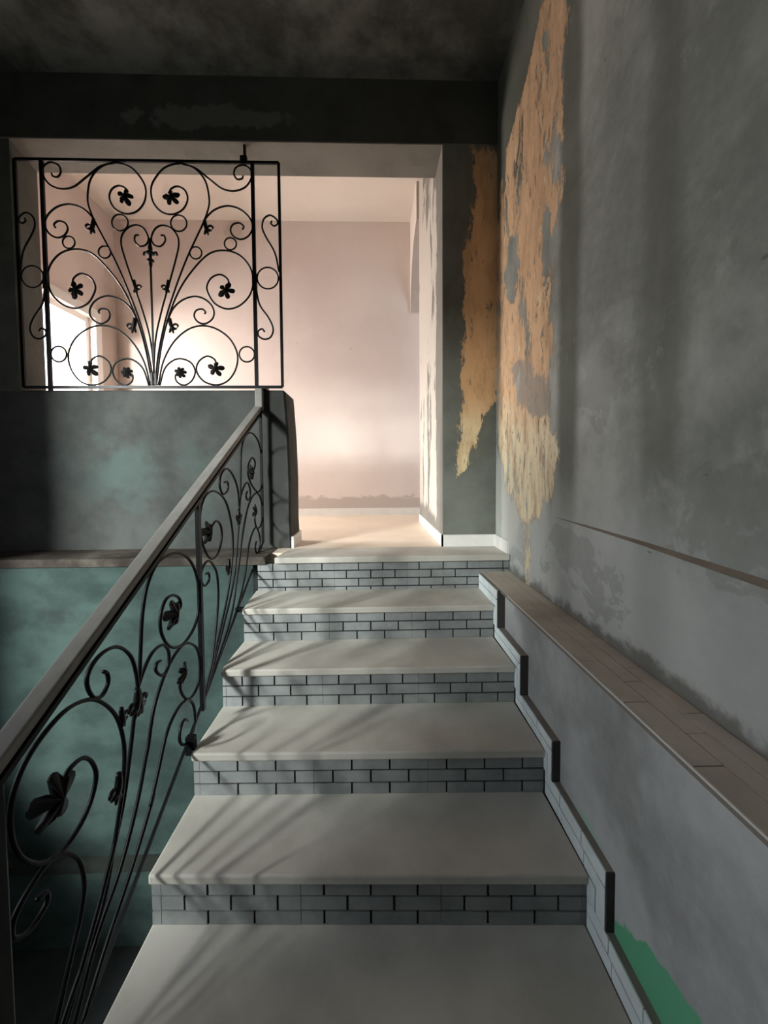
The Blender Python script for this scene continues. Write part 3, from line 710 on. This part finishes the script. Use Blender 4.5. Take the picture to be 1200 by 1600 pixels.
for mir in (False, True):
    for pts in scrolls:
        c = catmull([G(p, mir) for p in pts], 5)
        mesh('scroll', *tube(c, 0.0060, 0.0056, NF, 6), M['iron'], gr, True)
    for (x, y, r) in ((707, 322, 32), (776, 438, 24), (915, 398, 24), (985, 843, 31), (1067, 532, 43)):
        ctr = G((x, y), mir); R = r/1040*GW
        c = [ctr + UX*(R*math.cos(2*math.pi*i/28)) + UZ*(R*math.sin(2*math.pi*i/28)) for i in range(29)]
        mesh('ring', *tube(c, 0.0052, 0.0050, NF, 6), M['iron'], gr, True)
    for (x, y, R, lob, rot) in ((678, 222, 0.056, 5, 0.5), (900, 587, 0.058, 5, 1.2), (862, 905, 0.055, 5, 0.2), (720, 922, 0.039, 7, 0.1)):
        a = rot if not mir else math.pi - rot
        iron_leaf('iron_leaf', G((x, y), mir) + NF*0.006, UX, UZ, NF, R, lob, a, gr, sharp=0.75 if lob == 5 else 0.5, floor_=0.28 if lob == 5 else 0.55)
    for (x, y, s) in ((812, 338, 0.056), (668, 578, -0.048), (676, 735, 0.056)):
        ss = abs(s); sprig(G((x, y), mir), UX, UZ, NF, ss, mir ^ (s < 0), gr)
# centre rod with its cast finial
cx = gx0 + AX*GW
bar('centre_rod', (cx, GD, gz0), (cx, GD, G((600, 385)).z), 0.0045, 0.0045, gr)
fin = MB(); zf = G((600, 450)).z; k = GH/900
def lathe(m, prof, x, y, z, n=10):
    v = []; f = []
    for (r, h) in prof:
        v += [(x + r*math.cos(2*math.pi*j/n), y + r*math.sin(2*math.pi*j/n), z+h) for j in range(n)]
    for i in range(len(prof)-1):
        for j in range(n): f.append((i*n+j, i*n+(j+1) % n, i*n+n+(j+1) % n, i*n+n+j))
    f.append(tuple(range(n))[::-1]); f.append(tuple((len(prof)-1)*n+j for j in range(n)))
    m.add(v, f)
lathe(fin, [(0.004, -0.085), (0.011, -0.055), (0.009, -0.045), (0.021, -0.038), (0.021, -0.030), (0.009, -0.022), (0.009, -0.002), (0.026, 0.004), (0.026, 0.014), (0.011, 0.022), (0.013, 0.04), (0.005, 0.085)], cx, GD, zf)
for sgn in (-1, 1):
    c = catmull([Vector((cx+sgn*0.015, GD, zf+0.004)), Vector((cx+sgn*0.035, GD, zf+0.016)), Vector((cx+sgn*0.04, GD, zf-0.004))], 4)
    fin.add(*tube(c, 0.006, 0.006, NF, 5))
fin.build('finial', M['iron'], gr)
# bundle at the foot, wall hook at the top
bar('bundle_collar', (cx-0.012, GD-0.004, gz0+0.012), (cx-0.012, GD-0.004, gz0+0.085), 0.006, 0.006, gr)
bar('bundle_collar', (cx+0.012, GD-0.004, gz0+0.012), (cx+0.012, GD-0.004, gz0+0.085), 0.006, 0.006, gr)
hk = MB(); hk.box(-0.765, -0.752, GD-0.01, GD+0.012, gz1-0.01, ZH-0.004); hk.box(-0.785, -0.745, GD-0.012, GD+0.012, gz1+0.005, gz1+0.035); hk.build('fixing_lug', M['iron'], gr)
for u in (uL, uR): box('foot', u-0.010, u+0.010, GD-0.008, GD+0.008, 0.495, gz0, M['iron'], gr)

# -- stair railing: one sloping balustrade in the plane x = RX
RX = -0.672
NR = Vector((1, 0, 0))
rl = empty('stair_railing', (RX, 1.5, -1.2)); tag(rl, 'black wrought iron stair railing with leaf scrolls and grey handrail', 'railing')
def Rp(u, v):
    """drawing point -> the plane of the railing"""
    q = ray(u, v); q = q*(RX/q.x); return Vector((RX, q.y, q.z))
UY = Vector((0, 1, 0))
def rail_curve(pts, r, name='scroll'):
    c = catmull([Rp(*p) for p in pts], 6)
    mesh(name, *tube(c, r, r*0.85, NR, 6), M['iron'], rl, True)
far = lambda L: [(200+x/2.757, 600+y/2.757) for x, y in L]
c3 = lambda L: [(x/2.667, 1000+y/2.667) for x, y in L]
z5 = lambda L: [(200+x/4, 860+y/4) for x, y in L]
z6 = lambda L: [(x/3.75, 1180+y/3.75) for x, y in L]
rF, rN = 0.0052, 0.0056
rail_curve(far([(330, 1345), (365, 1180), (388, 950), (385, 830), (367, 780), (345, 762), (322, 790), (313, 840), (330, 870), (349, 845), (348, 815), (336, 818)]), rF)
rail_curve(far([(334, 1335), (400, 1050), (436, 870), (452, 700), (445, 600), (420, 505), (375, 462), (335, 480), (313, 540), (310, 620), (325, 700), (355, 752), (385, 735), (403, 670), (400, 612), (379, 590), (356, 622)]), rF)
rail_curve(far([(340, 1325), (410, 1050), (455, 850), (474, 650), (479, 540), (472, 450), (450, 390), (425, 365), (402, 388), (395, 438), (410, 475), (430, 455), (429, 422), (415, 424)]), rF)
rail_curve(far([(478, 560), (483, 500), (485, 420), (487, 300), (500, 235), (527, 210), (555, 235), (572, 290), (578, 370), (575, 440), (560, 465), (536, 440), (517, 390), (520, 345), (536, 317), (548, 340), (543, 368)]), rF)
rail_curve(far([(476, 575), (482, 500), (500, 440), (515, 425), (525, 450), (526, 488), (515, 500), (508, 480), (514, 463)]), rF)
rail_curve(far([(345, 1310), (440, 1020), (475, 800), (495, 640), (520, 520), (550, 470), (570, 490), (580, 550), (572, 608), (555, 620), (546, 582), (551, 548)]), rF)
rail_curve(far([(350, 1300), (460, 1000), (500, 850), (520, 700), (540, 632), (555, 620), (568, 660), (566, 708), (555, 730), (548, 705), (553, 677)]), rF)
rail_curve(c3([(230, 1700), (300, 1480), (430, 1100), (500, 700), (517, 540), (515, 420), (480, 312), (400, 250), (300, 275), (200, 370), (100, 520), (48, 680), (50, 830), (100, 915), (180, 930), (270, 870), (360, 720), (400, 580), (385, 512), (345, 492), (292, 535), (258, 595)]), rN)
rail_curve(c3([(250, 1680), (350, 1330), (440, 1000), (510, 700), (545, 450), (565, 260), (574, 190), (555, 90), (520, 42), (475, 30), (420, 60), (375, 120), (362, 182), (386, 236), (422, 235), (450, 180), (446, 138), (430, 132)]), rN)
rail_curve(z5([(55, 860), (70, 820), (80, 600), (90, 400), (120, 220), (180, 85), (250, 32), (320, 18), (380, 55), (420, 130), (440, 230), (440, 380), (410, 490), (350, 580), (290, 608), (240, 580), (205, 500), (205, 400), (235, 310), (280, 280), (320, 300), (328, 350), (305, 385)]), rN)
rail_curve(z5([(60, 860), (110, 720), (160, 630), (215, 592), (250, 620), (256, 690), (237, 760), (205, 780), (174, 750), (180, 705), (203, 690)]), rN)
rail_curve(c3([(300, 1640), (400, 1250), (500, 960), (570, 690), (610, 480)]) + z5([(130, 1200), (160, 1000), (210, 830), (270, 690), (335, 600), (380, 580), (425, 605), (445, 660), (450, 740), (440, 830), (410, 900), (375, 930), (340, 900), (325, 840), (345, 790)]), rN)
rail_curve(c3([(330, 1640), (450, 1250), (560, 920), (640, 650)]) + z5([(140, 1600), (190, 1380), (240, 1150), (300, 1010), (350, 945), (382, 935), (410, 970), (421, 1060), (405, 1140), (372, 1200), (340, 1215), (322, 1180), (330, 1110), (352, 1060), (376, 1062)]), rN)
rail_curve(z6([(300, 1700), (400, 1250), (470, 950), (495, 760), (470, 630), (420, 580), (350, 580), (270, 640), (150, 820), (82, 960), (70, 1050), (100, 1072), (170, 1030), (240, 930), (277, 850), (268, 803), (215, 850)]), rN)
# leaves and sprigs on the railing
def Rleaf(p, R, rot, lob=5):
    iron_leaf('iron_leaf', Rp(*p) + NR*0.004, UY, UZ, NR, R, lob, rot, rl, sharp=0.7, floor_=0.25)
Rleaf(far([(345, 640)])[0], 0.060, 0.4); Rleaf(far([(532, 382)])[0], 0.055, 0.4); Rleaf(far([(547, 548)])[0], 0.045, 1.1)
Rleaf(z5([(285, 400)])[0], 0.062, 0.4); Rleaf(z5([(345, 770)])[0], 0.042, 1.0); Rleaf(c3([(228, 665)])[0], 0.068, 0.2)
for p, s, mr in ((far([(474, 575)])[0], 0.045, False), (far([(474, 575)])[0], 0.045, True), (far([(432, 790)])[0], 0.045, True),
                 ((214, 1100), 0.048, False), ((213, 1100), 0.048, True), (z6([(690, 190)])[0], 0.045, True), (c3([(500, 330)])[0], 0.035, False)):
    sprig(Rp(*p) + NR*0.004, UY, UZ, NR, s, mr, rl)
# posts, bottom rail, handrail
def rbar(name, a, b, hw, hd=0.006): return bar(name, a, b, hw, hd, rl, NR)
def rail_z(d): return -0.545 + (d-0.719)*(0.377+0.545)/(2.506-0.719)       # underside line of the handrail
def low_z(d): return -1.256 + (d-0.884)*(-0.442+1.256)/(2.447-0.884)
pd = Rp(313, 950).y
rbar('post', (RX, pd, low_z(pd)-0.03), (RX, pd, rail_z(pd)), 0.009, 0.008)
rbar('post', (RX, 2.462, low_z(2.462)), (RX, 2.462, rail_z(2.462)), 0.007, 0.007)
rbar('bottom_rail', (RX, 0.66, low_z(0.66)), (RX, 2.462, low_z(2.462)), 0.003, 0.005)
rbar('top_bar', (RX, 0.66, rail_z(0.66)), (RX, 2.48, rail_z(2.48)), 0.006, 0.010)
bevel(box('newel_post', RX-0.055, RX+0.007, 0.645, 0.722, -1.85, rail_z(0.70), M['iron'], rl), 0.006)
hw = 0.023
ya, yb = 0.55, 2.498
v = []
for y in (ya, yb):
    z = rail_z(y)+0.006
    v += [(RX-hw-0.018, y, z), (RX+hw-0.018, y, z), (RX+hw-0.018, y, z+0.028), (RX-hw-0.018, y, z+0.028)]
hr = mesh('handrail', v, [(0, 1, 2, 3), (7, 6, 5, 4), (0, 4, 5, 1), (1, 5, 6, 2), (2, 6, 7, 3), (3, 7, 4, 0)], M['rail'], rl); bevel(hr, 0.006, 3)
bevel(box('handrail_end', RX-0.022-0.012, RX+0.022-0.012, 2.465, 2.508, rail_z(2.49), 0.500, M['rail'], rl), 0.005)
box('end_bracket', RX-0.02, RX+0.03, 2.48, 2.56, 0.498, 0.512, M['iron'], rl)
# small fixings from the railing to the step ends
for n in (1, 3):
    d = nose(n, -1)[1]+0.03
    box('fixing_lug', RX-0.008, XL(n)+0.004, d-0.012, d+0.012, ztread(n)-0.02, low_z(d)+0.012, M['iron'], rl)
